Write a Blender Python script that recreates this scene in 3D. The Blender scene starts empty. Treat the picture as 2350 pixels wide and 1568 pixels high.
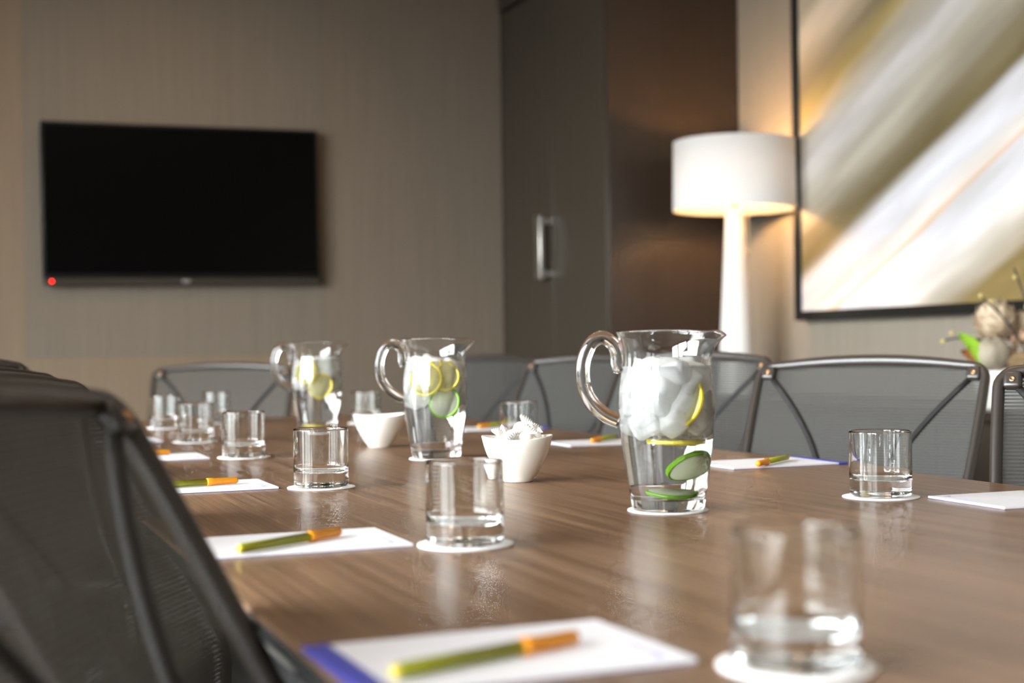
import bpy, bmesh, math, random
from mathutils import Vector, Matrix, Euler
random.seed(7)
S = bpy.context.scene
COL = S.collection

# ------------------------------------------------------------------ camera
YAW = math.atan2(.37, .93); PITCH = math.atan(14/3264); ROLL = math.atan(.0125)
F = Vector((math.sin(YAW)*math.cos(PITCH), math.cos(YAW)*math.cos(PITCH), math.sin(PITCH)))
R0 = Vector((math.cos(YAW), -math.sin(YAW), 0)); U0 = R0.cross(F)
RV = R0*math.cos(ROLL) - U0*math.sin(ROLL); UV = U0*math.cos(ROLL) + R0*math.sin(ROLL)
cam = bpy.data.cameras.new('camera'); cam.lens = 50; cam.sensor_width = 36
cam.dof.use_dof = True; cam.dof.focus_distance = 2.02; cam.dof.aperture_fstop = 3.3
cam.clip_start = .02; cam.clip_end = 200
co = bpy.data.objects.new('camera', cam); COL.objects.link(co)
co.matrix_world = Matrix(((RV.x, UV.x, -F.x, 0), (RV.y, UV.y, -F.y, 0), (RV.z, UV.z, -F.z, .95), (0, 0, 0, 1)))
S.camera = co

# ------------------------------------------------------------------ light
SKY = 29.0
w = bpy.data.worlds.new('sky'); S.world = w; w.use_nodes = True
nt = w.node_tree; nt.nodes.clear()
out = nt.nodes.new('ShaderNodeOutputWorld'); bg = nt.nodes.new('ShaderNodeBackground')
tc = nt.nodes.new('ShaderNodeTexCoord'); sep = nt.nodes.new('ShaderNodeSeparateXYZ'); rmp = nt.nodes.new('ShaderNodeValToRGB')
mr = nt.nodes.new('ShaderNodeMapRange'); mr.inputs[1].default_value = -1; mr.inputs[2].default_value = 1
nt.links.new(tc.outputs['Generated'], sep.inputs[0]); nt.links.new(sep.outputs[2], mr.inputs[0]); nt.links.new(mr.outputs[0], rmp.inputs[0])
nt.links.new(rmp.outputs[0], bg.inputs[0]); nt.links.new(bg.outputs[0], out.inputs[0])
cr = rmp.color_ramp; cr.elements[0].position = .47; cr.elements[0].color = (.16, .17, .17, 1)
cr.elements[1].position = .53; cr.elements[1].color = (.93, .98, 1.0, 1)
bg.inputs[1].default_value = SKY
def area(name, loc, rot, sx, sy, energy, color, portal=False):
    l = bpy.data.lights.new(name, 'AREA'); l.shape = 'RECTANGLE'; l.size = sx; l.size_y = sy; l.energy = energy; l.color = color
    if portal: l.cycles.is_portal = True
    o = bpy.data.objects.new(name, l); COL.objects.link(o); o.location = loc; o.rotation_euler = rot
    return o
def spot(name, loc, target, energy, color, size=math.radians(75), blend=.8, rad=.05):
    l = bpy.data.lights.new(name, 'SPOT'); l.energy = energy; l.color = color; l.spot_size = size; l.spot_blend = blend; l.shadow_soft_size = rad
    o = bpy.data.objects.new(name, l); COL.objects.link(o); o.location = loc
    o.rotation_euler = (Vector(target)-Vector(loc)).to_track_quat('-Z', 'Y').to_euler()
    return o
WIN = [(-1.75, -.05), (.1, 1.8), (1.95, 3.75)]          # window openings along the left wall
WZ0, WZ1 = .2, 2.78; LX = -2.7; CEIL = 2.9
for a, b in WIN:
    area('window_portal', (LX-.1, (a+b)/2, (WZ0+WZ1)/2), (0, -math.pi/2, 0), WZ1-WZ0, b-a, 1, (1, 1, 1), True)
WARM = (1, .66, .36)
for y in (.3, 2.3, 4.1):
    spot('ceiling_downlight', (.1, y, 2.88), (.1, y, 0), 22, WARM)
    spot('ceiling_downlight', (1.6, y, 2.88), (1.6, y, 0), 18, WARM)
for x in (.55, 1.15):
    spot('wall_spot', (x, 4.3, 2.88), (x, 6.42, 1.75), 30, WARM, math.radians(52), 1.0)
S.view_settings.view_transform = 'Standard'; S.view_settings.look = 'None'; S.view_settings.gamma = 1
S.view_settings.use_curve_mapping = False; S.view_settings.exposure = 0.2
cy = S.cycles
cy.use_denoising = True; cy.max_bounces = 14; cy.transmission_bounces = 14; cy.diffuse_bounces = 7; cy.glossy_bounces = 5
cy.transparent_max_bounces = 24; cy.sample_clamp_indirect = 40; cy.caustics_refractive = True; cy.caustics_reflective = False; cy.blur_glossy = .5
cy.use_adaptive_sampling = True; cy.adaptive_threshold = .1; cy.adaptive_min_samples = 12

# ------------------------------------------------------------------ materials
def mat(name):
    m = bpy.data.materials.new(name); m.use_nodes = True
    return m, m.node_tree, m.node_tree.nodes['Principled BSDF']
def plain(name, col, rough=.5, metal=0, spec=.5, **kw):
    m, t, p = mat(name); p.inputs['Base Color'].default_value = (*col, 1); p.inputs['Roughness'].default_value = rough
    p.inputs['Metallic'].default_value = metal; p.inputs['Specular IOR Level'].default_value = spec
    for k, v in kw.items(): p.inputs[k].default_value = v
    return m
def nd(t, typ, **kw):
    n = t.nodes.new(typ)
    for k, v in kw.items(): setattr(n, k, v)
    return n
def ramp(t, stops, interp='LINEAR'):
    r = nd(t, 'ShaderNodeValToRGB'); r.color_ramp.interpolation = interp
    e = r.color_ramp.elements
    while len(e) < len(stops): e.new(.5)
    for i, (p, c) in enumerate(stops): e[i].position = p; e[i].color = (*c, 1)
    return r
def coords(t, scale, rot=(0, 0, 0)):
    c = nd(t, 'ShaderNodeTexCoord'); mp = nd(t, 'ShaderNodeMapping')
    mp.inputs['Scale'].default_value = scale; mp.inputs['Rotation'].default_value = rot
    t.links.new(c.outputs['Object'], mp.inputs[0]); return mp
def streaked(name, stops, scale, rough=.5, bump=0., detail=6, spec=.5, nrough=.6, coat=0.):
    m, t, p = mat(name); mp = coords(t, scale); n = nd(t, 'ShaderNodeTexNoise')
    n.inputs['Scale'].default_value = 1; n.inputs['Detail'].default_value = detail; n.inputs['Roughness'].default_value = nrough
    r = ramp(t, stops); t.links.new(mp.outputs[0], n.inputs['Vector']); t.links.new(n.outputs[0], r.inputs[0]); t.links.new(r.outputs[0], p.inputs['Base Color'])
    p.inputs['Roughness'].default_value = rough; p.inputs['Specular IOR Level'].default_value = spec
    p.inputs['Coat Weight'].default_value = coat; p.inputs['Coat Roughness'].default_value = .12
    if bump:
        b = nd(t, 'ShaderNodeBump'); b.inputs['Strength'].default_value = bump; b.inputs['Distance'].default_value = .002
        t.links.new(n.outputs[0], b.inputs['Height']); t.links.new(b.outputs[0], p.inputs['Normal'])
    return m
M = {}
def wall_cloth(name, k, C0=(.27, .214, .160)):
    lo = tuple(c*k*.90 for c in C0); hi = tuple(c*k*1.1 for c in C0)
    return streaked(name, [(.3, lo), (.7, hi)], (95, 95, 1.6), .75, .2, 6, .25, .7)
M['cloth'] = wall_cloth('woven_wallcovering', .72)
M['cloth_glow'] = wall_cloth('woven_wallcovering_warm_glow', .77, (.285, .212, .145))  # warm light falling on the wall, put into the cloth colour
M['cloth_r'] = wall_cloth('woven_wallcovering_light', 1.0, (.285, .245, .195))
M['cloth_b'] = wall_cloth('woven_wallcovering_greyer', .71, (.262, .217, .168))
m, t, p = mat('table_walnut_laminate')                      # fine lengthwise lines over broader bands
def wood_noise(sx, sy, det):
    mp_ = coords(t, (sx, sy, 8)); n_ = nd(t, 'ShaderNodeTexNoise'); n_.inputs['Scale'].default_value = 1; n_.inputs['Detail'].default_value = det; n_.inputs['Roughness'].default_value = .6
    t.links.new(mp_.outputs[0], n_.inputs['Vector']); return n_.outputs[0]
r = ramp(t, [(.30, (.125, .066, .036)), (.5, (.205, .118, .066)), (.70, (.295, .178, .104))]); t.links.new(wood_noise(300, 2.2, 3), r.inputs[0])
r2 = ramp(t, [(.32, (.74, .70, .66)), (.5, (1, 1, 1)), (.68, (1.20, 1.22, 1.24))]); t.links.new(wood_noise(42, .55, 3), r2.inputs[0])
mxw = nd(t, 'ShaderNodeMix', data_type='RGBA', blend_type='MULTIPLY'); mxw.inputs[0].default_value = 1; t.links.new(r.outputs[0], mxw.inputs[6]); t.links.new(r2.outputs[0], mxw.inputs[7])
t.links.new(mxw.outputs[2], p.inputs['Base Color']); p.inputs['Roughness'].default_value = .32; p.inputs['Specular IOR Level'].default_value = .42; M['wood'] = m
M['darkwood'] = streaked('closet_dark_veneer', [(.3, (.046, .037, .026)), (.7, (.060, .048, .034))], (60, 60, 1.0), .36, .05, 6, .5)
M['sidewood'] = streaked('closet_side_veneer', [(.3, (.033, .021, .014)), (.7, (.043, .028, .019))], (60, 60, 1.0), .36, .05, 6, .5)
M['gap'] = plain('shadow_gap_black', (.012, .010, .008), .6)
M['ceil'] = plain('ceiling_paint', (.55, .53, .50), .9)
M['pale'] = plain('painted_wall', (.16, .13, .105), .9)
M['winframe'] = plain('window_frame_bronze', (.10, .09, .08), .5)
M['edge'] = plain('table_edge_band', (.045, .05, .048), .25)
M['underside'] = plain('table_underside', (.03, .025, .02), .6)
M['steel'] = plain('brushed_nickel', (.62, .60, .55), .32, 1)
M['tvframe'] = plain('tv_frame_black', (.006, .006, .006), .3, 0, .2)
M['tvscreen'] = plain('tv_screen_black', (.002, .002, .002), .2, 0, .07)
M['tvstrip'] = plain('tv_speaker_strip', (.05, .042, .034), .3, .3)
M['tvlogo'] = plain('tv_badge_grey', (.45, .45, .45), .3, .6)
m, t, p = mat('tv_standby_red'); p.inputs['Base Color'].default_value = (.5, 0, 0, 1); p.inputs['Emission Color'].default_value = (1, .015, .01, 1); p.inputs['Emission Strength'].default_value = 14; M['led'] = m
M['black'] = plain('picture_frame_black', (.010, .010, .009), .35)
M['white'] = plain('white_card', (.86, .86, .87), .7)
M['paper'] = plain('notepad_paper', (.83, .83, .88), .8)
M['navy'] = plain('notepad_backing', (.035, .025, .14), .6)
M['blue'] = plain('notepad_blue_band', (.07, .075, .42), .6)
M['ink'] = plain('printed_blue_ink', (.36, .36, .60), .7)
M['green'] = plain('pen_olive_green', (.30, .32, .012), .3)
M['orange'] = plain('pen_orange_cap', (.85, .33, .01), .3)
M['yellow'] = plain('pen_yellow_plug', (.85, .66, .08), .4)
M['ceramic'] = plain('white_ceramic', (.86, .83, .76), .22, 0, .5)
M['wrap'] = plain('white_candy_wrapper', (.90, .89, .86), .3, 0, .5)
M['chrome'] = plain('chair_base_metal', (.30, .30, .30), .3, 1)
M['frame'] = plain('chair_frame_bronze', (.034, .026, .021), .36, .0, 1.0)
M['plastic'] = plain('chair_black_plastic', (.02, .018, .016), .5)
M['brace'] = plain('chair_brace_dark', (.010, .009, .009), .6)
M['copper'] = plain('chair_screw_copper', (.75, .42, .22), .3, 1)
M['seat'] = streaked('chair_seat_fabric', [(.3, (.03, .03, .03)), (.7, (.05, .048, .045))], (90, 90, 90), .9)
M['lampbase'] = plain('lamp_base_white', (.86, .84, .80), .35)
M['brass'] = plain('lamp_socket_brass', (.6, .45, .2), .3, 1)
M['cord'] = plain('lamp_pull_cord', (.8, .62, .38), .5)
M['carpet'] = streaked('carpet_brown', [(.3, (.07, .06, .05)), (.7, (.13, .11, .09))], (14, 14, 14), .95, .4)
M['cream'] = streaked('dried_bloom_cream', [(.3, (.33, .22, .13)), (.65, (.64, .51, .36))], (22, 22, 22), .8)
M['pod'] = streaked('pale_pod', [(.3, (.25, .20, .14)), (.7, (.46, .40, .31))], (26, 26, 9), .7)
M['woven'] = streaked('woven_brown_fibre', [(.3, (.12, .07, .03)), (.7, (.34, .23, .12))], (20, 20, 120), .9)
M['petal'] = streaked('dry_brown_petal', [(.3, (.22, .11, .06)), (.7, (.55, .36, .22))], (40, 40, 20), .7)
M['twig'] = plain('twig_dark', (.045, .035, .03), .7)
M['bud'] = plain('yellow_bud', (.55, .46, .16), .6)
m, t, p = mat('leaf_green'); p.inputs['Base Color'].default_value = (.30, .52, .04, 1); p.inputs['Roughness'].default_value = .4; M['leaf'] = m
M['leaf2'] = plain('leaf_russet', (.30, .12, .04), .5)

def glass(name, ior, col=(1, 1, 1), rough=0):
    m, t, p = mat(name); t.nodes.remove(p)
    g = nd(t, 'ShaderNodeBsdfGlass'); g.inputs['IOR'].default_value = ior; g.inputs['Color'].default_value = (*col, 1); g.inputs['Roughness'].default_value = rough
    t.links.new(g.outputs[0], t.nodes['Material Output'].inputs[0]); return m
M['glass'] = glass('clear_glass', 1.48, (.992, .998, .996)); M['acrylic'] = glass('clear_acrylic', 1.46, (.998, 1, 1)); M['water'] = glass('water', 1.33, (1, 1, 1))
# cloudy ice
m, t, p = mat('cloudy_ice'); mp = coords(t, (60, 60, 60)); n = nd(t, 'ShaderNodeTexNoise'); n.inputs['Scale'].default_value = 1
r = ramp(t, [(.35, (.90, .90, .90)), (.65, (1, 1, 1))]); t.links.new(mp.outputs[0], n.inputs[0]); t.links.new(n.outputs[0], r.inputs[0])
df = nd(t, 'ShaderNodeBsdfDiffuse'); df.inputs[0].default_value = (.985, .99, .975, 1); tl = nd(t, 'ShaderNodeBsdfTranslucent'); tl.inputs[0].default_value = (.985, .99, .975, 1)
a1 = nd(t, 'ShaderNodeMixShader'); a1.inputs[0].default_value = .42; t.links.new(df.outputs[0], a1.inputs[1]); t.links.new(tl.outputs[0], a1.inputs[2])
g = nd(t, 'ShaderNodeBsdfRefraction'); g.inputs['IOR'].default_value = 1.08; g.inputs['Roughness'].default_value = .15
a2 = nd(t, 'ShaderNodeMixShader'); t.links.new(r.outputs[0], a2.inputs[0]); t.links.new(g.outputs[0], a2.inputs[1]); t.links.new(a1.outputs[0], a2.inputs[2])
t.links.new(a2.outputs[0], t.nodes['Material Output'].inputs[0]); M['ice'] = m
def fruit(name, flesh, line):
    m, t, p = mat(name); c = nd(t, 'ShaderNodeTexCoord'); gr = nd(t, 'ShaderNodeTexGradient', gradient_type='RADIAL')
    t.links.new(c.outputs['Object'], gr.inputs[0])
    mu = nd(t, 'ShaderNodeMath', operation='MULTIPLY'); mu.inputs[1].default_value = 9; fr = nd(t, 'ShaderNodeMath', operation='FRACT')
    t.links.new(gr.outputs[1], mu.inputs[0]); t.links.new(mu.outputs[0], fr.inputs[0])
    r = ramp(t, [(.0, line), (.08, flesh), (.92, flesh), (1, line)]); t.links.new(fr.outputs[0], r.inputs[0])
    t.links.new(r.outputs[0], p.inputs['Base Color']); p.inputs['Roughness'].default_value = .35
    tl = nd(t, 'ShaderNodeBsdfTranslucent'); t.links.new(r.outputs[0], tl.inputs[0]); mx = nd(t, 'ShaderNodeMixShader'); mx.inputs[0].default_value = .7
    t.links.new(p.outputs[0], mx.inputs[1]); t.links.new(tl.outputs[0], mx.inputs[2]); t.links.new(mx.outputs[0], t.nodes['Material Output'].inputs[0]); return m
M['limeflesh'] = fruit('lime_flesh', (.96, 1, .84), (.99, 1, .94)); M['lemonflesh'] = fruit('lemon_flesh', (.97, .93, .58), (.98, .96, .82))
M['limerind'] = plain('lime_rind', (.20, .50, .012), .35); M['lemonrind'] = plain('lemon_rind', (.85, .70, .06), .35)
# mesh fabric of the chair backs: fine horizontal strands with open gaps
m, t, p = mat('chair_mesh_fabric'); c = nd(t, 'ShaderNodeTexCoord'); sp = nd(t, 'ShaderNodeSeparateXYZ'); t.links.new(c.outputs['UV'], sp.inputs[0])
def stripes(src, freq, lo, hi):
    a = nd(t, 'ShaderNodeMath', operation='MULTIPLY'); a.inputs[1].default_value = freq*2*math.pi; b = nd(t, 'ShaderNodeMath', operation='SINE')
    d = nd(t, 'ShaderNodeMapRange'); d.inputs[1].default_value = -.5; d.inputs[2].default_value = .5; d.inputs[3].default_value = lo; d.inputs[4].default_value = hi
    t.links.new(src, a.inputs[0]); t.links.new(a.outputs[0], b.inputs[0]); t.links.new(b.outputs[0], d.inputs[0]); return d.outputs[0]
s1 = stripes(sp.outputs[1], 185, .70, 1.0); s2 = stripes(sp.outputs[0], 420, .96, 1.0)
mm = nd(t, 'ShaderNodeMath', operation='MULTIPLY'); t.links.new(s1, mm.inputs[0]); t.links.new(s2, mm.inputs[1])
p.inputs['Base Color'].default_value = (.042, .041, .038, 1); p.inputs['Roughness'].default_value = .5; p.inputs['Specular IOR Level'].default_value = .9
tr = nd(t, 'ShaderNodeBsdfTransparent'); mx = nd(t, 'ShaderNodeMixShader'); t.links.new(mm.outputs[0], mx.inputs[0]); t.links.new(tr.outputs[0], mx.inputs[1]); t.links.new(p.outputs[0], mx.inputs[2])
t.links.new(mx.outputs[0], t.nodes['Material Output'].inputs[0]); M['mesh'] = m
# lamp shade
m, t, p = mat('lamp_shade_linen'); p.inputs['Base Color'].default_value = (.88, .86, .84, 1); p.inputs['Roughness'].default_value = .9
tl = nd(t, 'ShaderNodeBsdfTranslucent'); tl.inputs[0].default_value = (.90, .80, .66, 1); mx = nd(t, 'ShaderNodeMixShader'); mx.inputs[0].default_value = .07
t.links.new(p.outputs[0], mx.inputs[1]); t.links.new(tl.outputs[0], mx.inputs[2]); t.links.new(mx.outputs[0], t.nodes['Material Output'].inputs[0]); M['shade'] = m
m, t, p = mat('lamp_bulb_glow'); p.inputs['Emission Color'].default_value = (1, .58, .24, 1); p.inputs['Emission Strength'].default_value = 320; M['bulb'] = m
# abstract painting: diagonal brush sweeps, object x = along the wall, z = up
m, t, p = mat('abstract_canvas'); c = nd(t, 'ShaderNodeTexCoord'); sp = nd(t, 'ShaderNodeSeparateXYZ'); t.links.new(c.outputs['Object'], sp.inputs[0])
def lin(ax, az, off):
    a = nd(t, 'ShaderNodeMath', operation='MULTIPLY'); a.inputs[1].default_value = ax; t.links.new(sp.outputs[0], a.inputs[0])
    b = nd(t, 'ShaderNodeMath', operation='MULTIPLY_ADD'); b.inputs[1].default_value = az; t.links.new(sp.outputs[2], b.inputs[0]); t.links.new(a.outputs[0], b.inputs[2])
    d = nd(t, 'ShaderNodeMath', operation='ADD'); d.inputs[1].default_value = off; t.links.new(b.outputs[0], d.inputs[0]); return d.outputs[0]
wco = lin(-.5, 1, 0); aco = lin(1, .5, 0)
cmb = nd(t, 'ShaderNodeCombineXYZ'); t.links.new(wco, cmb.inputs[0]); t.links.new(aco, cmb.inputs[1])
mp = nd(t, 'ShaderNodeMapping'); mp.inputs['Scale'].default_value = (11, .9, 1); t.links.new(cmb.outputs[0], mp.inputs[0])
n = nd(t, 'ShaderNodeTexNoise'); n.inputs['Scale'].default_value = 1; n.inputs['Detail'].default_value = 3; t.links.new(mp.outputs[0], n.inputs[0])
mp2 = nd(t, 'ShaderNodeMapping'); mp2.inputs['Scale'].default_value = (1.6, 1.1, 1); t.links.new(cmb.outputs[0], mp2.inputs[0])
n2 = nd(t, 'ShaderNodeTexNoise'); n2.inputs['Scale'].default_value = 1; n2.inputs['Detail'].default_value = 1; t.links.new(mp2.outputs[0], n2.inputs[0])
def madd(a, k, b):
    q = nd(t, 'ShaderNodeMath', operation='MULTIPLY_ADD'); q.inputs[1].default_value = k; t.links.new(a, q.inputs[0]); t.links.new(b, q.inputs[2]); return q.outputs[0]
wv = madd(n.outputs[0], .10, madd(n2.outputs[0], .06, wco))
mr = nd(t, 'ShaderNodeMapRange'); mr.inputs[1].default_value = -1.0+.08; mr.inputs[2].default_value = 1.6+.08; t.links.new(wv, mr.inputs[0])
W = lambda x: (x+1)/2.6
OCH, WHT, PCH, OLV, BRN, GRY, LGT, BEI = (.22, .155, .055), (.70, .69, .73), (.74, .50, .32), (.165, .125, .048), (.22, .18, .11), (.48, .44, .36), (.60, .57, .56), (.52, .45, .35)
r = ramp(t, [(W(-.95), BRN), (W(-.62), OCH), (W(-.44), OCH), (W(-.30), (.74, .68, .62)), (W(-.20), WHT), (W(-.10), WHT), (W(-.082), PCH), (W(-.06), (.84, .76, .70)), (W(.02), WHT), (W(.11), WHT), (W(.17), OLV), (W(.27), BRN), (W(.40), GRY), (W(.56), LGT), (W(.66), GRY), (W(.76), (.33, .26, .11)), (W(.84), BRN), (W(1.0), BEI), (W(1.2), GRY)])
t.links.new(mr.outputs[0], r.inputs[0])
mp3 = nd(t, 'ShaderNodeMapping'); mp3.inputs['Scale'].default_value = (7, 1.3, 1); mp3.inputs['Rotation'].default_value = (0, 0, .2); t.links.new(cmb.outputs[0], mp3.inputs[0])
n3 = nd(t, 'ShaderNodeTexNoise'); n3.inputs['Scale'].default_value = 1; n3.inputs['Detail'].default_value = 2; t.links.new(mp3.outputs[0], n3.inputs[0])
r3 = ramp(t, [(.35, (.80, .78, .74)), (.65, (1.12, 1.12, 1.14))]); t.links.new(n3.outputs[0], r3.inputs[0])
mxc = nd(t, 'ShaderNodeMix', data_type='RGBA', blend_type='MULTIPLY'); mxc.inputs[0].default_value = 1; t.links.new(r.outputs[0], mxc.inputs[6]); t.links.new(r3.outputs[0], mxc.inputs[7])
t.links.new(mxc.outputs[2], p.inputs['Base Color']); p.inputs['Roughness'].default_value = .5; M['canvas'] = m

# ------------------------------------------------------------------ mesh helpers
class MB:
    def __init__(s): s.v = []; s.f = []; s.sm = []; s.uv = None
    def add(s, v, f, smooth=False, T=None):
        o = len(s.v); s.v += [tuple(T @ Vector(q)) if T else tuple(q) for q in v]; s.f += [tuple(i+o for i in q) for q in f]; s.sm += [smooth]*len(f); return s
    def box(s, x0, x1, y0, y1, z0, z1, T=None):
        return s.add([(x0, y0, z0), (x1, y0, z0), (x1, y1, z0), (x0, y1, z0), (x0, y0, z1), (x1, y0, z1), (x1, y1, z1), (x0, y1, z1)],
                     [(0, 3, 2, 1), (4, 5, 6, 7), (0, 1, 5, 4), (1, 2, 6, 5), (2, 3, 7, 6), (3, 0, 4, 7)], False, T)
    def bbox(s, x0, x1, y0, y1, z0, z1, b=.004, seg=2, T=None):
        bm = bmesh.new(); bmesh.ops.create_cube(bm, size=1)
        for q in bm.verts: q.co = ((x0+x1)/2+q.co.x*(x1-x0), (y0+y1)/2+q.co.y*(y1-y0), (z0+z1)/2+q.co.z*(z1-z0))
        bmesh.ops.bevel(bm, geom=bm.edges[:], offset=b, segments=seg, profile=.5, affect='EDGES')
        bm.verts.index_update(); vs = [q.co.copy() for q in bm.verts]; fs = [[q.index for q in f.verts] for f in bm.faces]; bm.free()
        nf = len(fs); s.add(vs, fs, True, T)
        for k, q in enumerate(fs):
            n_ = (vs[q[1]]-vs[q[0]]).cross(vs[q[2]]-vs[q[1]]).normalized()
            if max(abs(n_.x), abs(n_.y), abs(n_.z)) > .999: s.sm[len(s.sm)-nf+k] = False
        return s
    def lathe(s, prof, n=48, T=None, fn=None):      # closed by its own profile; r=0 ends become poles
        v = []; f = []; rows = []
        for r, z in prof:
            if r < 1e-6: rows.append([len(v)]); v.append((0, 0, z))
            else:
                rows.append(list(range(len(v), len(v)+n)))
                for i in range(n):
                    a = 2*math.pi*i/n; v.append((r*math.cos(a), r*math.sin(a), z))
        for A, B in zip(rows, rows[1:]):
            for i in range(n):
                j = (i+1) % n
                if len(A) == 1 and len(B) == 1: continue
                if len(A) == 1: f.append((A[0], B[j], B[i]))
                elif len(B) == 1: f.append((A[i], A[j], B[0]))
                else: f.append((A[i], A[j], B[j], B[i]))
        if fn: v = [fn(q) for q in v]
        return s.add(v, f, True, T)
    def tube(s, pts, rad, n=12, flat=1., up=(0, 0, 1), caps=True, T=None):
        pts = [Vector(q) for q in pts]; rad = rad if hasattr(rad, '__len__') else [rad]*len(pts)
        v = []; f = []; prev = None
        for i, q in enumerate(pts):
            d = (pts[min(i+1, len(pts)-1)]-pts[max(i-1, 0)]).normalized()
            if prev is None:
                a = Vector(up) - d*d.dot(Vector(up)); a = a if a.length > 1e-4 else d.orthogonal()
            else: a = prev - d*d.dot(prev)
            a.normalize(); prev = a; b = d.cross(a)
            for k in range(n):
                t_ = 2*math.pi*k/n; v.append(q + (a*math.cos(t_) + b*math.sin(t_)*flat)*rad[i])
        for i in range(len(pts)-1):
            for k in range(n):
                l = (k+1) % n; f.append((i*n+k, i*n+l, (i+1)*n+l, (i+1)*n+k))
        if caps: f.append(tuple(range(n-1, -1, -1))); f.append(tuple(range((len(pts)-1)*n, len(pts)*n)))
        return s.add(v, f, True, T)
    def sphere(s, c, r, n=16, sc=(1, 1, 1), T=None):
        prof = [(math.sin(math.pi*i/n)*r, -math.cos(math.pi*i/n)*r) for i in range(n+1)]; prof[0] = (0, -r); prof[-1] = (0, r)
        return s.lathe(prof, n*2, T, lambda q: (c[0]+q[0]*sc[0], c[1]+q[1]*sc[1], c[2]+q[2]*sc[2]))
    def prism(s, outline, z0, z1, T=None):
        n = len(outline); v = [(x, y, z0) for x, y in outline]+[(x, y, z1) for x, y in outline]
        f = [tuple(range(n-1, -1, -1)), tuple(range(n, 2*n))]+[(i, (i+1) % n, n+(i+1) % n, n+i) for i in range(n)]
        return s.add(v, f, False, T)
    def mesh(s, name, m):
        me = bpy.data.meshes.new(name); me.from_pydata(s.v, [], s.f); me.polygons.foreach_set('use_smooth', s.sm)
        if s.uv:
            l = me.uv_layers.new(name='UVMap')
            for lp in me.loops: l.data[lp.index].uv = s.uv[lp.vertex_index]
        me.materials.append(M[m]); me.update(); return me
    def build(s, name, m, parent=None, loc=None, rot=None):
        o = bpy.data.objects.new(name, s.mesh(name, m)); COL.objects.link(o); o.parent = parent
        if loc: o.location = loc
        if rot: o.rotation_euler = rot
        return o
def smooth_path(pts, n=8):          # Catmull-Rom
    P = [Vector(q) for q in pts]; P = [P[0]*2-P[1]]+P+[P[-1]*2-P[-2]]; o = []
    for i in range(1, len(P)-2):
        for k in range(n):
            u = k/n; a, b, c, d = P[i-1:i+3]
            o.append(.5*((2*b)+(c-a)*u+(2*a-5*b+4*c-d)*u*u+(3*b-a-3*c+d)*u**3))
    o.append(P[-2]); return o
def tag(o, label, cat, group=None, kind=None):
    o['label'] = label
    if cat: o['category'] = cat
    if group: o['group'] = group
    if kind: o['kind'] = kind
    return o
def empty(name, loc, rz=0, rot=None):
    o = bpy.data.objects.new(name, None); COL.objects.link(o); o.location = loc; o.rotation_euler = rot or (0, 0, rz); o.empty_display_size = .02
    return o
def copy_tree(o, parent=None):
    c = o.copy(); COL.objects.link(c); c.parent = parent
    for ch in list(o.children): copy_tree(ch, c)
    return c
def struct(o, label=None):
    o['kind'] = 'structure'
    if label: o['label'] = label
    return o

# ------------------------------------------------------------------ room shell
RX, BY, NY = 3.11, 6.42, -3.2
struct(MB().box(LX-.2, RX+.2, NY-.2, BY+.2, -.1, 0).build('floor', 'carpet'), 'brown carpeted floor under the conference table')
struct(MB().box(LX-.2, RX+.2, NY-.2, BY+.2, CEIL, CEIL+.1).build('ceiling', 'ceil'), 'flat pale painted ceiling of the meeting room')
wb = struct(MB().box(LX-.2, RX+.2, BY+.012, BY+.2, 0, CEIL).build('wall_back', 'gap'), 'taupe fabric covered wall behind the television')
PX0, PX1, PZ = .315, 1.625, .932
for (x0, x1, z0, z1, mm_, y_) in [(LX, PX0-.0004, 0, CEIL, 'cloth_glow', BY), (PX0, PX1, PZ, CEIL, 'cloth_b', BY-.002), (PX0, PX1, 0, PZ-.0004, 'cloth_glow', BY), (PX1+.0004, RX, 0, CEIL, 'cloth', BY)]:  # split is made up; left and lower zones carry painted warm light
    MB().bbox(x0, x1, y_, BY+.02, z0, z1, .0003, 1).build('wall_tone_zone', mm_, wb)
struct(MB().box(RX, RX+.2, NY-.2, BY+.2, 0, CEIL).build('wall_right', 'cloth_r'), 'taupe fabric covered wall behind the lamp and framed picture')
struct(MB().box(LX-.2, RX+.2, NY-.2, NY, 0, CEIL).build('wall_rear', 'pale'), 'plain wall behind the camera')
wl = MB().box(LX-.2, LX, NY-.2, BY+.2, 0, WZ0).box(LX-.2, LX, NY-.2, BY+.2, WZ1, CEIL)
ys = [NY-.2]+[q for ab in WIN for q in ab]+[BY+.2]
for a, b in zip(ys[::2], ys[1::2]): wl.box(LX-.2, LX, a, b, WZ0, WZ1)
struct(wl.build('wall_left', 'pale'), 'wall with a row of windows')
for i, (a, b) in enumerate(WIN):
    f_ = MB()
    for q in (a, b-.05, (a+b)/2-.02): f_.box(LX-.13, LX-.07, q, q+(.05 if q != (a+b)/2-.02 else .04), WZ0, WZ1)
    f_.box(LX-.13, LX-.07, a, b, WZ0, WZ0+.05).box(LX-.13, LX-.07, a, b, WZ1-.05, WZ1)
    struct(f_.build('window_%d' % (i+1), 'winframe'), 'bronze framed window in the side wall')
for nm, bx_ in (('baseboard_back', (LX, 2.5, BY-.016, BY-.004, 0, .1)), ('baseboard_right', (RX-.012, RX, NY, 5.2, 0, .1))):
    struct(MB().box(*bx_).build(nm, 'darkwood'), 'dark low skirting board')

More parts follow.
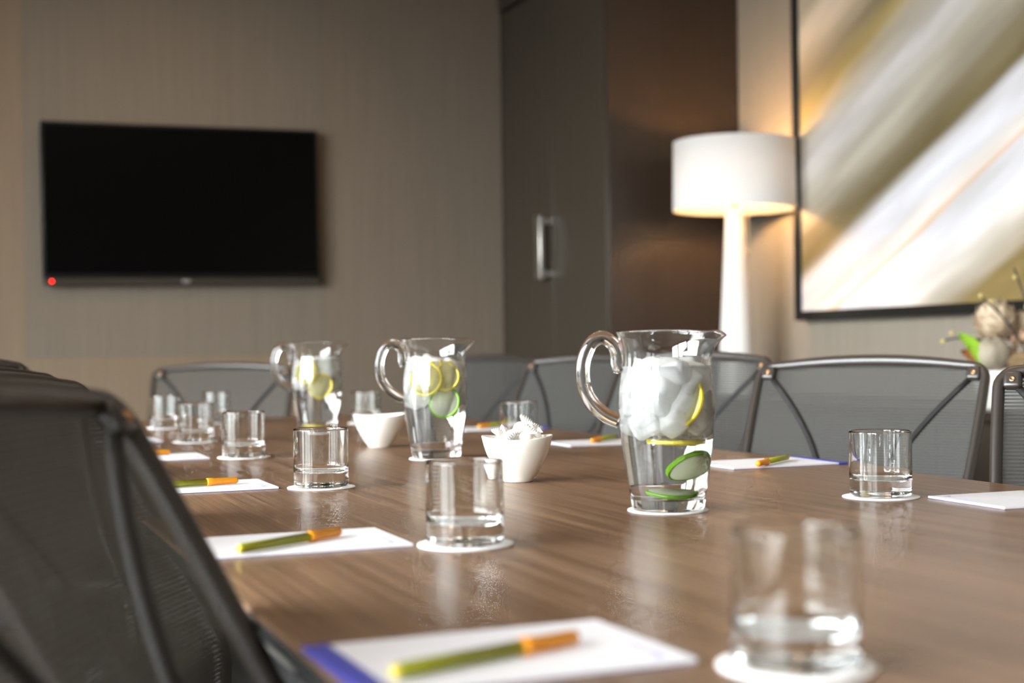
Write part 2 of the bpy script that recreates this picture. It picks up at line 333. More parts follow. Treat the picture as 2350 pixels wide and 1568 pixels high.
# ------------------------------------------------------------------ closet
cl = empty('closet', (2.5, 5.2, 0)); tag(cl, 'tall dark wood built-in closet with a nickel door pull', 'closet')
D_, W_ = RX-2.5, BY-5.2
MB().box(.03, D_, .02, W_-.001, 0, CEIL-.002).build('carcass', 'gap', cl)
MB().bbox(.0, D_-.001, 0, .022, 0, CEIL-.002, .002, 1).build('side_panel', 'sidewood', cl)
MB().bbox(.012, .03, W_-.05, W_-.002, 0, CEIL-.002, .001, 1).build('filler_strip', 'gap', cl)
MB().bbox(.0, .03, .022, W_-.002, 2.575, CEIL-.002, .002, 1).build('fascia', 'darkwood', cl)
for y0, y1, h in ((.026, .568, 0), (.573, W_-.055, 1)):
    d = MB().bbox(.0, .024, y0, y1, .06, 2.555, .002, 1).build('door', 'darkwood', cl)
    if h:
        MB().bbox(-.062, -.040, y0+.012, y0+.07, 1.25, 1.535, .005, 2).bbox(-.045, .002, y0+.025, y0+.055, 1.262, 1.29, .003, 1).bbox(-.045, .002, y0+.025, y0+.055, 1.495, 1.523, .003, 1).build('handle', 'steel', d)

# ------------------------------------------------------------------ television
tv = empty('television', (.985, BY-.004, 1.245)); tag(tv, 'flat black wall-mounted television with a red standby light', 'television')
tv.rotation_euler = (0, math.radians(-.5), 0)
TW, TH = .60, .70
MB().bbox(-TW, TW, -.075, -.028, .028, TH, .006, 2).build('frame', 'tvframe', tv)
MB().box(-TW+.014, TW-.014, -.0765, -.0745, .05, TH-.014).build('screen', 'tvscreen', tv)
MB().bbox(-TW, TW, -.075, -.03, 0, .03, .006, 2).build('speaker_strip', 'tvstrip', tv)
MB().bbox(-.018, .018, -.078, -.074, .008, .022, .002, 1).build('badge', 'tvlogo', tv)
MB().sphere((-TW+.035, -.077, .016), .0045, 8).build('standby_light', 'led', tv)
MB().box(-.25, .25, -.03, 0, .15, .55).build('wall_bracket', 'plastic', tv)

# ------------------------------------------------------------------ framed picture on the right wall (local x runs towards the camera)
pc = empty('framed_picture', (RX-.045, 4.70, 1.04), -math.pi/2); tag(pc, 'large abstract canvas of diagonal white and olive streaks in a black frame', 'picture')
PW, PH = 2.3, 1.68; FR = .036
MB().box(FR, PW-FR, -.008, .02, FR, PH-FR).build('canvas', 'canvas', pc)
MB().bbox(0, FR, -.02, .042, 0, PH, .002, 1).build('frame_side', 'black', pc)
MB().bbox(PW-FR, PW, -.02, .042, 0, PH, .002, 1).build('frame_side', 'black', pc)
MB().bbox(FR, PW-FR, -.02, .042, 0, FR, .002, 1).build('frame_rail', 'black', pc)
MB().bbox(FR, PW-FR, -.02, .042, PH-FR, PH, .002, 1).build('frame_rail', 'black', pc)

# ------------------------------------------------------------------ credenza
CZ = .76
cd = empty('credenza', (2.62, 2.1, 0)); tag(cd, 'long dark credenza along the wall under the picture', 'credenza')
MB().bbox(.0, .475, 0, 3.04, CZ-.03, CZ, .003, 1).build('top', 'sidewood', cd)
MB().box(.02, .475, .02, 3.02, .1, CZ-.03).build('body', 'darkwood', cd)
MB().box(.05, .45, .05, 2.99, 0, .1).build('plinth', 'gap', cd)
for i in range(5): MB().bbox(.0, .019, .03+i*.6, .62+i*.6, .12, CZ-.04, .002, 1).build('door', 'darkwood', cd)

# ------------------------------------------------------------------ table lamp
lp = empty('table_lamp', (2.845, 4.80, CZ)); tag(lp, 'white table lamp with drum shade and tapering conical base', 'lamp')
MB().lathe([(0, 0), (.073, 0), (.074, .004), (.073, .012), (.0355, .70), (.033, .715), (0, .715)], 48).build('base', 'lampbase', lp)
MB().lathe([(0, .71), (.012, .71), (.012, .75), (.019, .752), (.019, .80), (0, .80)], 24).build('socket', 'brass', lp)
s0, s1 = .712, .978
sh = MB().lathe([(.238, s0), (.234, s1), (.2315, s1), (.2355, s0), (.238, s0)], 96).build('lamp_shade', 'shade', lp)
sp_ = MB()
for k in range(3):
    a = 2.1*k; sp_.tube([(0, 0, s1-.03), (.2325*math.cos(a), .2325*math.sin(a), s1-.012)], .0015, 6)
sp_.lathe([(0, s1-.035), (.02, s1-.035), (.02, s1-.028), (0, s1-.028)], 16).build('spider_ring', 'brass', sh)
MB().sphere((0, 0, .845), .03, 10, (1, 1, 1.25)).build('bulb', 'bulb', lp)
MB().tube([(0, 0, .86), (0, 0, s1-.028)], .002, 6).build('harp', 'brass', lp)
pcx = R0*.052
MB().tube([(pcx.x, pcx.y, .79), (pcx.x*1.0, pcx.y, .56)], .0018, 6).sphere((pcx.x, pcx.y, .555), .005, 6).build('pull_cord', 'cord', lp)

# ------------------------------------------------------------------ conference table
TX0, TX1, TY0, TY1, TZ = .222, 1.413, .28, 4.35, .745
tb = empty('conference_table', (0, 0, 0)); tag(tb, 'long brown wood conference table with fine lengthwise grain', 'table')
MB().bbox(TX0, TX1, TY0, TY1, TZ-.006, TZ, .0015, 1).build('table_top', 'wood', tb)
MB().bbox(TX0+.002, TX1-.002, TY0+.002, TY1-.002, TZ-.020, TZ-.006, .003, 2).build('edge_band', 'edge', tb)
MB().box(TX0+.03, TX1-.03, TY0+.03, TY1-.03, TZ-.05, TZ-.020).build('underside', 'underside', tb)
for y in (.95, 3.65): MB().bbox(.57, 1.07, y-.3, y+.3, .03, TZ-.05, .01, 2).bbox(.52, 1.12, y-.36, y+.36, 0, .03, .006, 1).build('pedestal', 'underside', tb)

# ------------------------------------------------------------------ chairs
def back_y(z): return -.165-(max(0, z-.58)*.58)
def curve_in(x): return .018*(x/.235)**2
HW = .231
def make_chair():
    c = empty('conference_chair', (0, 0, 0))
    # back frame: one continuous bronze hoop
    ztop = .905
    path = []
    for i in range(13):
        z = .50+(ztop-.028-.50)*i/12; path.append((-HW*(1-.12*((ztop-z)/.4)**2), z))
    for i in range(1, 7):
        a = math.pi/2*i/6; path.append((-HW+.03-.03*math.cos(a), ztop-.028+.028*math.sin(a)*.92))
    for i in range(1, 16):
        u = -1+2*i/16; path.append(((HW-.03)*u, ztop-.003+.011*(1-u*u)))
    path += [(-x, z) for x, z in path[::-1]][len([0])-1:] if False else []
    half = [q for q in path if q[0] < -1e-6]; pts2 = half+[(0, ztop+.008)]+[(-x, z) for x, z in half[::-1]]
    pts = [(x, back_y(z)+curve_in(x), z) for x, z in pts2]
    rad = [.0112+.0038*max(0, 1-(x/(HW-.03))**2)*(1 if z > ztop-.012 else 0) for x, z in pts2]
    MB().tube(pts, rad, 16, .86, up=(0, -1, 0)).build('back_frame', 'frame', c)
    # mesh
    b = MB(); nx, nz = 24, 22; v = []; f = []; uv = []
    for j in range(nz+1):
        for i in range(nx+1):
            u = -1+2*i/nx; zt = ztop-.004+.010*(1-u*u); z = .505+(zt-.505)*j/nz
            x = (HW-.003)*u*(1-.12*((ztop-z)/.4)**2 if z < ztop else 1); v.append((x, back_y(z)+curve_in(x)+.003, z)); uv.append((x+.5, z))
    for j in range(nz):
        for i in range(nx): a = j*(nx+1)+i; f.append((a, a+1, a+nx+2, a+nx+1))
    b.add(v, f, True); b.uv = uv; b.build('mesh_panel', 'mesh', c)
    MB().tube([(x, back_y(.505)+curve_in(x), .505) for x in [-.185+.37*i/10 for i in range(11)]], .012, 10).build('lower_rail', 'frame', c)
    for s in (-1, 1):
        x = s*(HW-.021); z = ztop-.017; yb = back_y(z)+curve_in(x)
        T = Matrix.Translation((x, yb+.008, z)) @ Matrix.Rotation(math.radians(30), 4, 'X')
        cap = MB().bbox(-.014, .014, -.010, .008, -.013, .016, .006, 3, T).build('corner_cap', 'frame', c)
        MB().lathe([(0, .0065), (.0045, .0065), (.0045, .0095), (.002, .0095), (.002, .008), (0, .008)], 14, T @ Matrix.Rotation(-math.pi/2, 4, 'X')).build('screw', 'copper', cap)
        arc = []
        for i in range(15):
            u = i/14; zz = ztop-.026-(ztop-.026-.56)*u; xx = s*(HW-.028-(HW-.028-.055)*math.sin(min(1, u*1.25)*math.pi/2)**.95)
            arc.append((xx, back_y(zz)+curve_in(xx)+.002, zz))
        MB().tube(arc, .0062, 8, 1.1).build('brace', 'brace', c)
        MB().tube(smooth_path([(s*.255, .02, .47), (s*.275, .0, .52), (s*.275, -.02, .62)], 5), .014, 10).build('arm_post', 'frame', c)
        MB().bbox(s*.275-.035, s*.275+.035, -.13, .12, .62, .645, .011, 3).build('armrest', 'plastic', c)
    MB().bbox(-.06, .06, back_y(.56)-.06, back_y(.56)-.02, .40, .62, .015, 3).bbox(-.035, .035, -.22, .02, .385, .42, .01, 2).build('back_support', 'plastic', c)
    MB().bbox(-.245, .245, -.21, .25, .42, .485, .028, 4).build('seat', 'seat', c)
    MB().lathe([(0, .09), (.03, .09), (.03, .25), (.022, .25), (.022, .40), (.09, .41), (.09, .42), (0, .42)], 24).build('gas_column', 'chrome', c)
    for k in range(5):
        a = 2*math.pi*k/5+.3; ca, sa = math.cos(a), math.sin(a)
        MB().tube([(0, 0, .11), (.15*ca, .15*sa, .10), (.30*ca, .30*sa, .075)], [.026, .021, .014], 10).build('base_leg', 'chrome', c)
        MB().lathe([(0, -.018), (.026, -.018), (.029, -.012), (.029, .012), (.026, .018), (0, .018)], 18, Matrix.Translation((.30*ca, .30*sa, .0292)) @ Matrix.Rotation(a, 4, 'Z') @ Matrix.Rotation(math.pi/2, 4, 'X')).build('caster', 'plastic', c)
    return c
chair0 = make_chair()
def place_chair(cx_, cy_, facing, corner, label, dz=0, tilt=0, group='mesh conference chairs around the table', last=False):
    c = chair0 if last else copy_tree(chair0)          # the prototype itself is placed last, untouched until then
    rz = math.atan2(facing[1], facing[0])-math.pi/2
    lx = HW*corner; ly = back_y(.88)
    off = Matrix.Rotation(rz, 2) @ Vector((lx, ly))
    c.location = (cx_-off.x, cy_-off.y, 0); c.rotation_euler = (0, 0, rz)
    if dz:                                              # seat raised or lowered on its gas column
        for ch in c.children:
            if not ch.name.startswith(('base_leg', 'caster', 'gas_column')): ch.location.z += dz
    if tilt:
        for ch in c.children:
            if ch.name.startswith(('back_frame', 'mesh_panel', 'corner_cap', 'brace')):
                P_ = Matrix.Translation((0, -.185, .56)); ch.matrix_local = P_ @ Matrix.Rotation(math.radians(tilt), 4, 'X') @ P_.inverted() @ ch.matrix_local
    tag(c, label, 'chair', group); return c
def rot_face(deg, side): a = math.radians(deg); return (-math.cos(a), -math.sin(a)) if side == 'R' else (math.cos(a), -math.sin(a))
place_chair(.152, 1.86, rot_face(26, 'L'), -1, 'chair with a glossy bronze top rail just behind the dark corner chair', .004)
place_chair(.165, 2.58, rot_face(26, 'L'), -1, 'third chair from the camera on the left side of the table', .004)
place_chair(.15, 3.28, rot_face(26, 'L'), -1, 'farthest chair of the left row, only its dark corner showing at the frame edge', .020)
place_chair(1.535, 1.79, rot_face(42, 'R'), 1, 'chair with a bright copper screw, cut off by the right frame edge')
place_chair(1.595, 2.585, rot_face(36, 'R'), 1, 'sharp grey mesh chair back behind the tumbler on the right')
place_chair(1.62, 3.30, rot_face(24, 'R'), 1, 'grey mesh chair half hidden behind the nearest pitcher', .010)
place_chair(1.62, 3.92, rot_face(26, 'R'), 1, 'grey mesh chair directly left of the nearest pitcher, behind its handle', .002)
place_chair(1.63, 4.77, rot_face(26, 'R'), 1, 'farthest grey chair of the right row, beside the middle pitcher spout', .002)
place_chair(.871+.235*-.93, 4.80+.235*.37, (-.37, -.93), 1, 'brown grey mesh chair at the far head of the table under the television', -.014)
place_chair(.118, 1.17, rot_face(26, 'L'), -1, 'very dark out-of-focus chair back filling the lower left corner', .009, 0, last=True)

# ------------------------------------------------------------------ tumblers and coasters
G_R, G_H = .0407, .0868
tum = MB().lathe([(0, .0), (G_R-.004, 0), (G_R-.001, .0015), (G_R, .005), (G_R, .007), (G_R, .02), (G_R, G_H-.003), (G_R, G_H-.0015), (G_R-.0003, G_H-.0004), (G_R-.0009, G_H), (G_R-.0015, G_H-.0004), (G_R-.0018, G_H-.0015), (G_R-.0018, G_H-.003), (G_R-.0021, .036), (G_R-.0022, .030), (G_R-.0032, .0245), (G_R-.008, .0215), (0, .0205)], 72).mesh('tumbler', 'glass')
def disc(r): return MB().lathe([(0, 0), (r-.0004, 0), (r, .0004), (r, .0012), (r-.0004, .0016), (0, .0016)], 64).mesh('coaster', 'white')
dsk = disc(.0505)
def put(me, name, loc, rz=0):
    o = bpy.data.objects.new(name, me); COL.objects.link(o); o.location = loc; o.rotation_euler = (0, 0, rz); return o
GL = [(.500, .775, 'large blurred glass tumbler at the bottom right, nearest the camera', 'blurred white coaster under the nearest tumbler'),
      (.501, 1.398, 'glass tumbler in front of the candy bowl, right of the pad with a whole pen', 'white paper coaster under the tumbler in front of the candy bowl'),
      (.517, 2.075, 'glass tumbler in front of the farthest pitcher, third in the left row', 'white coaster under the tumbler in front of the farthest pitcher'),
      (.530, 2.735, 'glass tumbler fourth along the left row, left of the farthest pitcher base', 'white coaster under the fourth tumbler of the left row'),
      (.523, 3.26, 'small blurred tumbler fifth along the left row', 'white coaster under the fifth tumbler of the left row'),
      (.545, 3.90, 'small blurred tumbler at the far left end of the table', 'white coaster under the leftmost far tumbler'),
      (.715, 4.09, 'small blurred tumbler at the head of the table below the end chair', 'white coaster at the head of the table below the end chair'),
      (1.08, 3.82, 'small blurred tumbler standing behind the empty white bowl', 'white coaster behind the empty white bowl'),
      (1.143, 2.84, 'blurred tumbler standing behind the candy bowl on the right side', 'white coaster behind the candy bowl'),
      (1.153, 1.578, 'sharp glass tumbler in front of the grey chair on the right', 'sharp white coaster under the tumbler on the right')]
for x, y, lg, lc in GL:
    tag(put(dsk, 'coaster', (x, y, TZ)), lc, 'coaster', 'round paper coasters on the table')
    tag(put(tum, 'tumbler', (x, y, TZ+.0017), random.random()*6), lg, 'glass', 'water tumblers on the table')

# ------------------------------------------------------------------ pitchers
OUT = [(.0440, 0), (.0448, .003), (.0466, .015), (.0502, .036), (.0540, .060), (.0573, .085), (.0594, .110), (.0600, .128), (.0596, .143), (.0580, .158), (.0560, .172), (.0548, .184), (.0549, .194), (.0562, .203), (.0588, .212), (.0612, .2175), (.0622, .2203)]
WT = .0036
INN = [(r-WT, z) for r, z in OUT if z > .018]
def spout(q):
    x, y, z = q; r = math.hypot(x, y)
    if r > .03 and z > .176:
        k = min(1, (z-.176)/.045); a = math.atan2(y, x); g_ = math.exp(-(a/.34)**2)
        e = .0135*k**1.6*g_; x += e; y *= 1-.25*k*g_*.6; z += -.0060*k**3*math.exp(-(a/.22)**2) - .0022*k*math.exp(-((abs(a)-.75)/.35)**2)*.6
        x -= .003*k*math.exp(-((abs(a)-.85)/.4)**2)
    return (x, y, z)
prof = [(0, 0)]+OUT+[(.0624, .2211), (.0622, .2219), (.0615, .2226), (.0606, .2228), (.0597, .2226), (.0590, .2219), (.0587, .2211)]+[(r, z) for r, z in INN[::-1] if z < .218]+[(.040, .0145), (0, .0135)]
pit_me = MB().lathe(prof, 96, None, spout).mesh('body', 'acrylic')
sc_ = .0005417
hp = [(1431, 857), (1424, 838), (1421, 812), (1410, 790), (1385, 777), (1360, 791), (1344, 825), (1340, 862), (1347, 902), (1366, 934), (1393, 956), (1424, 970)]
hpts = smooth_path([((x-1533)*sc_, 0, (1173-y)*sc_) for x, y in hp], 7)
nh = len(hpts); hrad = [.0070+.0012*abs(2*i/(nh-1)-1)**2 for i in range(nh)]; hrad[0] = .0045; hrad[1] = .006
han_me = MB().tube(hpts, hrad, 18, 1.25, up=(0, 1, 0)).mesh('handle', 'acrylic')
def water_mesh(level):
    pr = [(0, .0130), (.041, .0140)]; prev = None
    for r, z in INN:
        if z < level-.002: pr.append((r+.0012, z))
    rl = [r for r, z in INN if z >= level-.004][0]
    pr += [(rl+.0012, level), (rl-.002, level-.0012), (rl*.5, level-.0016), (0, level-.0016)]
    return MB().lathe(pr, 96).mesh('water', 'water')
def nearly(n_): return n_[2] < -.5
def slice_obj(kind, r, th, wloc, normal, label, grp):
    name = kind+'_slice'; q = Vector(normal).normalized().to_track_quat('Z', 'X')
    o = empty(name, wloc); o.rotation_euler = q.to_euler()
    if nearly(normal): th = .0065
    MB().lathe([(0, -th/2), (r*.90, -th/2), (r*.90, th/2), (0, th/2)], 40).build('flesh', kind+'flesh', o)
    MB().lathe([(r*.90, -th/2), (r*.985, -th/2), (r, -th*.3), (r, th*.3), (r*.985, th/2), (r*.90, th/2), (r*.9, -th/2)], 48).build('rind', kind+'rind', o)
    return tag(o, label, kind, grp)
ice_meshes = []
for k in range(4):                      # four irregular cloudy lumps
    q_ = random.Random(k+11); mb_ = MB().bbox(-.0150, .0150, -.0145, .0145, -.0135, .0135, .0065, 4); c8 = [q_.uniform(.80, 1.12) for _ in range(8)]
    def wob(v_):
        fx, fy, fz = [(v_[i_]/.0145+1)/2 for i_ in range(3)]; k_ = 0
        for n_ in range(8): k_ += c8[n_]*(fx if n_ & 1 else 1-fx)*(fy if n_ & 2 else 1-fy)*(fz if n_ & 4 else 1-fz)
        return tuple(a_*k_ for a_ in v_)
    mb_.v = [wob(v_) for v_ in mb_.v]; mb_.sm = [True]*len(mb_.sm); ice_meshes.append(mb_.mesh('ice_cube', 'ice'))
RZ = -YAW
def pitcher(x, y, level, which, ice_layers, slices, coaster=True):
    z0 = TZ+.0017
    tag(put(dsk, 'coaster', (x, y, TZ)), 'white coaster under the %s water pitcher' % which, 'coaster', 'round paper coasters on the table')
    p_ = empty('water_pitcher', (x, y, z0), RZ); tag(p_, '%s clear pitcher of iced citrus water with a looped handle' % which, 'pitcher', 'clear water pitchers along the table')
    for me, nm in ((pit_me, 'body'), (han_me, 'handle')):
        o = bpy.data.objects.new(nm, me); COL.objects.link(o); o.parent = p_
    tag(put(water_mesh(level), 'water', (x, y, z0), RZ), 'clear water filling the %s pitcher' % which, 'water')
    Rm = Matrix.Rotation(RZ, 3, 'Z'); O = Vector((x, y, z0))
    rr = random.Random(len(which)*7+3)
    for zl, n_, rad in ice_layers:
        ph = rr.random()*6
        for k in range(n_):
            if k == 0 and n_ > 4: q = Vector((0, 0, zl))
            else:
                a = ph+2*math.pi*k/(n_-(1 if n_ > 4 else 0)); q = Vector((rad*math.cos(a), rad*math.sin(a), zl+rr.uniform(-.004, .004)))
            if any(l_[3] < -.035 and (q-Vector(l_[2:5])).length < .031 for l_ in slices): continue      # room for the slices against the wall
            o = put(ice_meshes[rr.randrange(4)], 'ice_cube', O+Rm @ q); o.rotation_euler = (rr.uniform(0, 6), rr.uniform(0, 6), rr.uniform(0, 6)); s_ = rr.uniform(1.1, 1.28); o.scale = (s_, s_, s_*.9)
            tag(o, 'cloudy white ice cube floating in the %s pitcher' % which, 'ice cube', 'ice cubes in the %s pitcher' % which)
    for kind, r, lx, ly, lz, nrm, lab in slices:
        slice_obj(kind, r, .005, O+Rm @ Vector((lx, ly, lz)), Rm @ Vector(nrm), lab, 'citrus slices in the water pitchers')
pitcher(.833, 1.575, .178, 'nearest', [(.112, 7, .032), (.134, 7, .033), (.152, 7, .033), (.168, 7, .032)],
        [('lime', .026, .003, -.008, .021, (.06, -.12, 1), 'green lime slice lying flat at the bottom of the nearest pitcher'),
         ('lime', .028, .022, -.022, .057, (.34, -.48, -.78), 'tilted bright green lime slice in the middle of the nearest pitcher'),
         ('lemon', .030, .008, -.012, .086, (.03, -.03, 1), 'flat yellow lemon slice below the ice of the nearest pitcher'),
         ('lemon', .030, .020, -.030, .132, (-.80, -.50, .36), 'upright lemon slice among the ice of the nearest pitcher')])
pitcher(.846, 2.515, .180, 'middle', [(.118, 7, .032), (.136, 7, .033), (.153, 7, .033), (.169, 7, .032)],
        [('lime', .029, .019, -.040, .104, (-.35, -1, .30), 'yellow green lime slice facing out on the right of the middle pitcher'),
         ('lemon', .030, -.013, -.039, .146, (-.45, -1, .25), 'pale lemon slice near the top of the middle pitcher'),
         ('lemon', .026, .021, -.037, .150, (-.25, -1, .30), 'second pale lemon slice at the top right of the middle pitcher')])
pitcher(.832, 3.37, .180, 'farthest', [(.128, 7, .032), (.148, 7, .033), (.168, 7, .032)],
        [('lemon', .030, .015, -.039, .116, (-.35, -1, .3), 'bright yellow lemon slice facing out of the farthest pitcher'),
         ('lemon', .028, .0, 0, .021, (.04, 0, 1), 'lemon slice lying at the bottom of the farthest pitcher'),
         ('lemon', .027, -.018, -.036, .150, (-.5, -1, .3), 'pale lemon slice near the top of the farthest pitcher')])

# ------------------------------------------------------------------ bowls and wrapped mints
def bowl_mesh():
    o_ = [(0, 0), (.0215, 0), (.0235, .0012), (.0245, .004), (.0320, .014), (.0400, .028), (.0468, .042), (.0510, .055), (.0535, .0655), (.0532, .0668), (.0520, .0668)]
    i_ = [(.0512, .0655), (.0484, .054), (.0442, .042), (.0370, .027), (.0270, .013), (.0150, .0075), (0, .0065)]
    def warp(q):
        x, y, z = q; k = (z/.067)**2; return (x*(1+.02*k), y, z+.0045*k*(abs(x)/.053)**2*1.0)
    return MB().lathe(o_+i_, 72, None, warp).mesh('bowl', 'ceramic')
bm_ = bowl_mesh(); b1 = (.810, 2.02); b2 = (.838, 2.86)
tag(put(bm_, 'bowl', (b1[0], b1[1], TZ), RZ), 'white ceramic bowl heaped with white wrapped candies', 'bowl', 'white bowls on the table')
tag(put(bm_, 'bowl', (b2[0], b2[1], TZ), RZ+.2), 'plain white ceramic bowl between the farther two pitchers', 'bowl', 'white bowls on the table')
def candy_meshes():
    a = MB().sphere((0, 0, 0), .0095, 10, (1.35, 1, .8)).mesh('sweet', 'wrap')
    b = MB(); n = 14; v = [(0.010, 0, 0)]; f = []
    for i in range(n):
        u = -1+2*i/(n-1); v.append((.0115+.014*math.cos(u*.6), .012*u, .0035*(1 if i % 2 else -1)))
        v.append((.0112+.014*math.cos(u*.6), .012*u, .0035*(1 if i % 2 else -1)+.0004))
    for i in range(n-1): f += [(0, 1+2*i, 3+2*i), (0, 4+2*i, 2+2*i), (1+2*i, 2+2*i, 4+2*i, 3+2*i)]
    b.add(v, f); return a, b.mesh('wrapper_end', 'wrap')
ca_, cb_ = candy_meshes(); rr = random.Random(5)
spots = [(0, 0, .040), (.018, .008, .046), (-.018, .010, .046), (.004, -.020, .046), (-.002, .022, .048), (-.026, -.010, .060), (.026, -.010, .061), (.0, .0, .063), (.016, .020, .064), (-.014, .020, .065), (.012, -.016, .068), (-.010, -.014, .072), (.030, .012, .066), (.004, .006, .081)]
for i, (x, y, z) in enumerate(spots):
    q = Matrix.Rotation(RZ, 3, 'Z') @ Vector((x, y, 0)); o = empty('wrapped_candy', (b1[0]+q.x, b1[1]+q.y, TZ+z), 0, (rr.uniform(-.9, .9), rr.uniform(-.9, .9), rr.uniform(0, 6.28)))
    for me, nm, rot in ((ca_, 'sweet', 0), (cb_, 'wrapper_end', 0), (cb_, 'wrapper_end', math.pi)):
        c = bpy.data.objects.new(nm, me); COL.objects.link(c); c.parent = o; c.rotation_euler = (0, 0, rot)
    tag(o, 'white twist-wrapped candy in the heaped bowl', 'candy', 'wrapped candies in the heaped bowl')

# ------------------------------------------------------------------ notepads and pens (local +x points from the sitter to the middle of the table)
PL, PWD = .222, .147
sheet = MB().box(.018, PL, -PWD/2, PWD/2, .0008, .0034).mesh('sheets', 'paper')
band = MB().bbox(0, .0182, -PWD/2-.0003, PWD/2+.0003, .0004, .0040, .0006, 1).mesh('binding_band', 'blue')
backing = MB().box(0, PL, -PWD/2, PWD/2, 0, .0008).mesh('backing', 'navy')
lg = MB().prism([(PL-.026, -.060), (PL-.012, -.060), (PL-.016, -.050)], .0034, .0036).box(PL-.0185, PL-.0172, -.049, -.010, .0034, .0036)
for k in range(9): lg.box(PL-.0150, PL-.0132, -.048+k*.0042, -.0454+k*.0042, .0034, .0036)
lgm = lg.mesh('printed_mark', 'ink')
penb = MB().lathe([(0, 0), (.0043, 0), (.0050, .002), (.0050, .104), (0, .104)], 8).mesh('barrel', 'green')
penc = MB().lathe([(0, .100), (.0056, .100), (.0060, .102), (.0060, .109), (.0053, .111), (.0050, .146), (.0038, .149), (0, .149)], 20).mesh('cap', 'orange')
penp = MB().lathe([(0, -.003), (.0034, -.003), (.0040, -.001), (.0043, .001), (0, .001)], 16).mesh('end_plug', 'yellow')
def pad(x, y, side, label, pen=None, plabel=None, dr=0):
    o = empty('notepad', (x, y, TZ), (0 if side == 'L' else math.pi)+dr)
    for me, nm in ((sheet, 'sheets'), (band, 'binding_band'), (backing, 'backing'), (lgm, 'printed_mark')):
        c = bpy.data.objects.new(nm, me); COL.objects.link(c); c.parent = o
    tag(o, label, 'notepad', 'white notepads on the table')
    if pen:
        (ax, ay), (bx, by) = pen; d = Vector((bx-ax, by-ay, 0)); ang = math.atan2(d.y, d.x)
        q = empty('pen', (ax, ay, TZ+.0036+.0058)); q.rotation_euler = Euler((0, math.pi/2, ang))
        for me, nm in ((penb, 'barrel'), (penc, 'cap'), (penp, 'end_plug')):
            c = bpy.data.objects.new(nm, me); COL.objects.link(c); c.parent = q
        tag(q, plabel, 'pen', 'green pens with orange caps')
pad(.224, .878, 'L', 'blurred white notepad with a blue band at the bottom edge, nearest the camera', ((.252, .830), (.391, .877)), 'blurred green pen with orange cap at the bottom edge', .02)
pad(.226, 1.484, 'L', 'white notepad between the dark corner chair and the second tumbler', ((.268, 1.409), (.398, 1.497)), 'whole green pen with orange cap beside the second tumbler', -.01)
pad(.232, 2.155, 'L', 'white notepad left of the third tumbler of the left row', ((.262, 2.128), (.408, 2.158)), 'green pen with orange cap left of the third tumbler', .01)
pad(.240, 2.795, 'L', 'small white notepad left of the fourth tumbler, partly behind the chair', ((.262, 2.79), (.404, 2.835)), 'pen showing only its orange cap beside the dark chair edge', 0)
pad(.232, 3.36, 'L', 'tiny white notepad corner at the far left beside the fifth tumbler')
pad(1.417, 1.459, 'R', 'white notepad cut off by the right frame edge', None, None, -.01)
pad(1.418, 2.105, 'R', 'white notepad right of the nearest pitcher', ((1.352, 2.115), (1.238, 2.024)), 'pen on the notepad right of the nearest pitcher', 0)
pad(1.405, 2.73, 'R', 'white notepad left of the nearest pitcher under its handle', ((1.355, 2.80), (1.243, 2.69)), 'pen pointing behind the nearest pitcher handle', 0)
pad(1.405, 3.36, 'R', 'white notepad right of the middle pitcher', ((1.35, 3.43), (1.24, 3.34)), 'pen behind the far tumbler and candy bowl', 0)
pad(1.405, 4.02, 'R', 'small white notepad glimpsed behind the empty bowl')

# ------------------------------------------------------------------ dried flower arrangement on the credenza
fl = empty('flower_arrangement', (2.775, 3.20, CZ)); tag(fl, 'dried cream flower arrangement in a white pot at the right edge', 'flower arrangement')
def cm(dx, z, dy=0): v_ = R0*dx - Vector((F.x, F.y, 0))*dy; return Vector((v_.x, v_.y, z-CZ))       # across / height / towards the table
MB().lathe([(0, 0), (.075, 0), (.080, .006), (.100, .095), (.101, .11), (.096, .11), (.092, .095), (0, .085)], 40).build('pot', 'ceramic', fl)
def bloom(c, r, m_, n_rows=6, seed=1, sc=(1, 1, 1), name='flower_head'):
    b = MB(); b.sphere(c, r*.8, 10, sc); q = random.Random(seed)
    for j in range(n_rows):
        th = math.pi*(.10+.8*j/(n_rows-1)); cnt = max(4, int(11*math.sin(th)))
        for k in range(cnt):
            ph = 2*math.pi*(k+.5*(j % 2))/cnt+q.uniform(-.1, .1)
            d = Vector((math.sin(th)*math.cos(ph), math.sin(th)*math.sin(ph), math.cos(th))); upv = Vector((0, 0, 1))-d*d.z
            upv = upv.normalized() if upv.length > .05 else Vector((1, 0, 0)); s_ = d.cross(upv); L = r*.70; w_ = r*.32
            base = Vector(c)+Vector((d.x*sc[0], d.y*sc[1], d.z*sc[2]))*r*.74
            p0 = base-upv*L*.5; pts = [p0-s_*w_*.6, p0+s_*w_*.6, base+s_*w_+d*r*.12, base-s_*w_+d*r*.12, base+upv*L*.6+d*r*.30, base+d*r*.20]
            b.add(pts, [(0, 1, 5), (1, 2, 5), (2, 4, 5), (4, 3, 5), (3, 0, 5)], False)
    return b.build(name, m_, fl)
bloom(cm(-.035, 1.005), .062, 'cream', 7, 3)
bloom(cm(.045, .985, -.03), .05, 'cream', 6, 5)
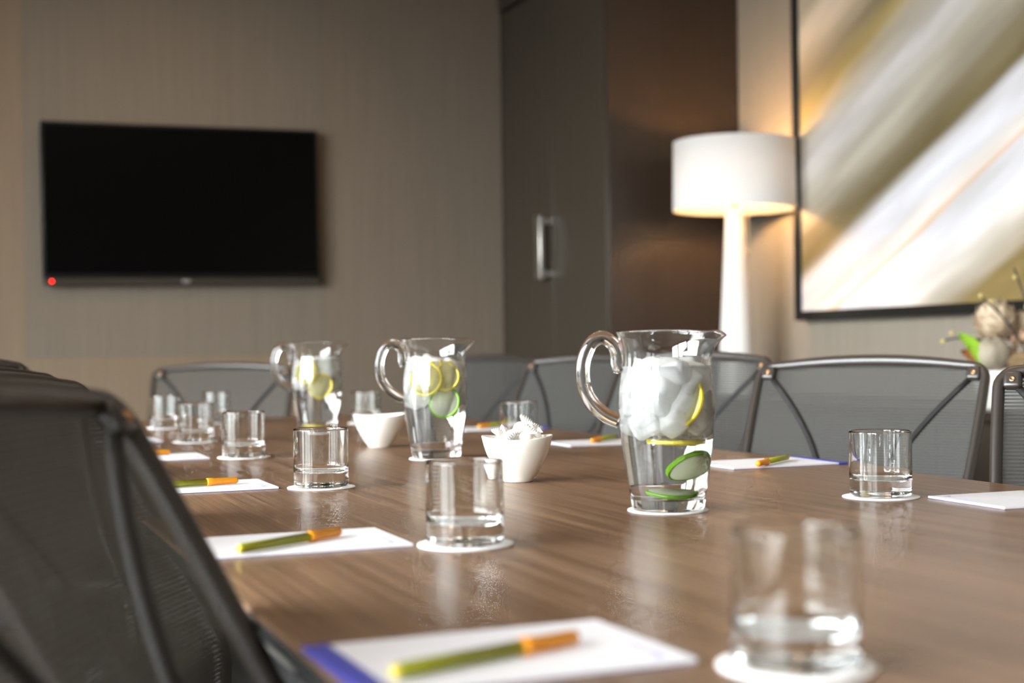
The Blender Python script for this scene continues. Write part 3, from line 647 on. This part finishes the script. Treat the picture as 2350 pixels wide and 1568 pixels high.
def pod(c, r, seed):
    b = MB(); q = random.Random(seed)
    n = 14; prof_ = [(math.sin(math.pi*i/n)*r, -math.cos(math.pi*i/n)*r*.92) for i in range(n+1)]; prof_[0] = (0, -r*.92); prof_[-1] = (0, r*.80)
    def lobes(p):
        a = math.atan2(p[1], p[0])+seed; k = 1-.13*abs(math.sin(a*2.5))**.6*1.0; return (c[0]+p[0]*k, c[1]+p[1]*k, c[2]+p[2]*(1+.10*math.cos(a*2)))
    b.lathe(prof_, 40, Matrix.Identity(4), lobes); b.build('seed_pod', 'pod', fl)
pod(cm(-.062, .915, .05), .050, 1); pod(cm(-.085, .938, .0), .036, 2)
b = MB()
for i in range(9): 
    zc = .868+.006*i; rr_ = .055*math.sin(math.pi*(i+1.5)/12); b.tube([tuple(cm(.02, zc, .05)+Vector((rr_*math.cos(a*.4), rr_*math.sin(a*.4), 0))) for a in range(17)], .0042, 6)
b.build('woven_ball', 'woven', fl)
q = random.Random(4)
for i in range(9):
    a = cm(q.uniform(-.01, .06), q.uniform(.93, .96), q.uniform(.03, .06)); e = a+cm(q.uniform(-.03, .05), CZ+q.uniform(-.05, .06), q.uniform(-.01, .04))
    MB().tube([a, (a+e)/2+Vector((0, 0, .008)), e], [.004, .013, .003], 8, .5).build('dry_petal', 'petal', fl)
def leaf(p0, p1, wd, m_):
    p0, p1 = Vector(p0), Vector(p1); d = (p1-p0); s_ = d.cross(Vector((F.x, F.y, 0))).normalized(); v = []; f = []; n = 8
    for i in range(n+1):
        u = i/n; c = p0+d*u+Vector((0, 0, .01*math.sin(u*3.1))); w_ = wd*math.sin(math.pi*min(.98, u*.9+.08))**.8
        for k in (-1, 0, 1): v.append(c+s_*w_*k-Vector((F.x, F.y, 0))*(.006 if k else 0))
    for i in range(n):
        for k in range(2): a = i*3+k; f.append((a, a+1, a+4, a+3))
    n0 = len(v); v += [x+Vector((F.x, F.y, 0))*.0008 for x in v]; f += [tuple(n0+i for i in g[::-1]) for g in f]
    MB().add(v, f, True).build('leaf', m_, fl)
leaf(cm(-.075, .885, .05), cm(-.158, .975, .05), .017, 'leaf'); leaf(cm(-.09, .88, .06), cm(-.135, .94, .06), .013, 'leaf')
leaf(cm(-.10, .89, .03), cm(-.145, .925, .03), .014, 'leaf2'); leaf(cm(-.08, .92, .0), cm(-.115, .965, .0), .014, 'leaf')
def twig(pts, buds):
    o = MB().tube(smooth_path(pts, 6), .0028, 7).build('twig', 'twig', fl)
    for c in buds: MB().sphere(c, .0065, 6).build('bud', 'bud', o)
twig([cm(.03, .92, .06), cm(-.03, 1.01, .06), cm(-.09, 1.075, .05)], [cm(-.062, 1.062, .05), cm(-.092, 1.078, .05)])
twig([cm(.06, .92, .05), cm(.035, 1.05, .05), cm(.005, 1.155, .04)], [cm(.005, 1.128, .045), cm(.035, 1.045, .05)])
twig([cm(.0, .93, .04), cm(-.12, .96, .03), cm(-.19, .955, .02)], [cm(-.19, .952, .02), cm(-.165, .975, .02)])
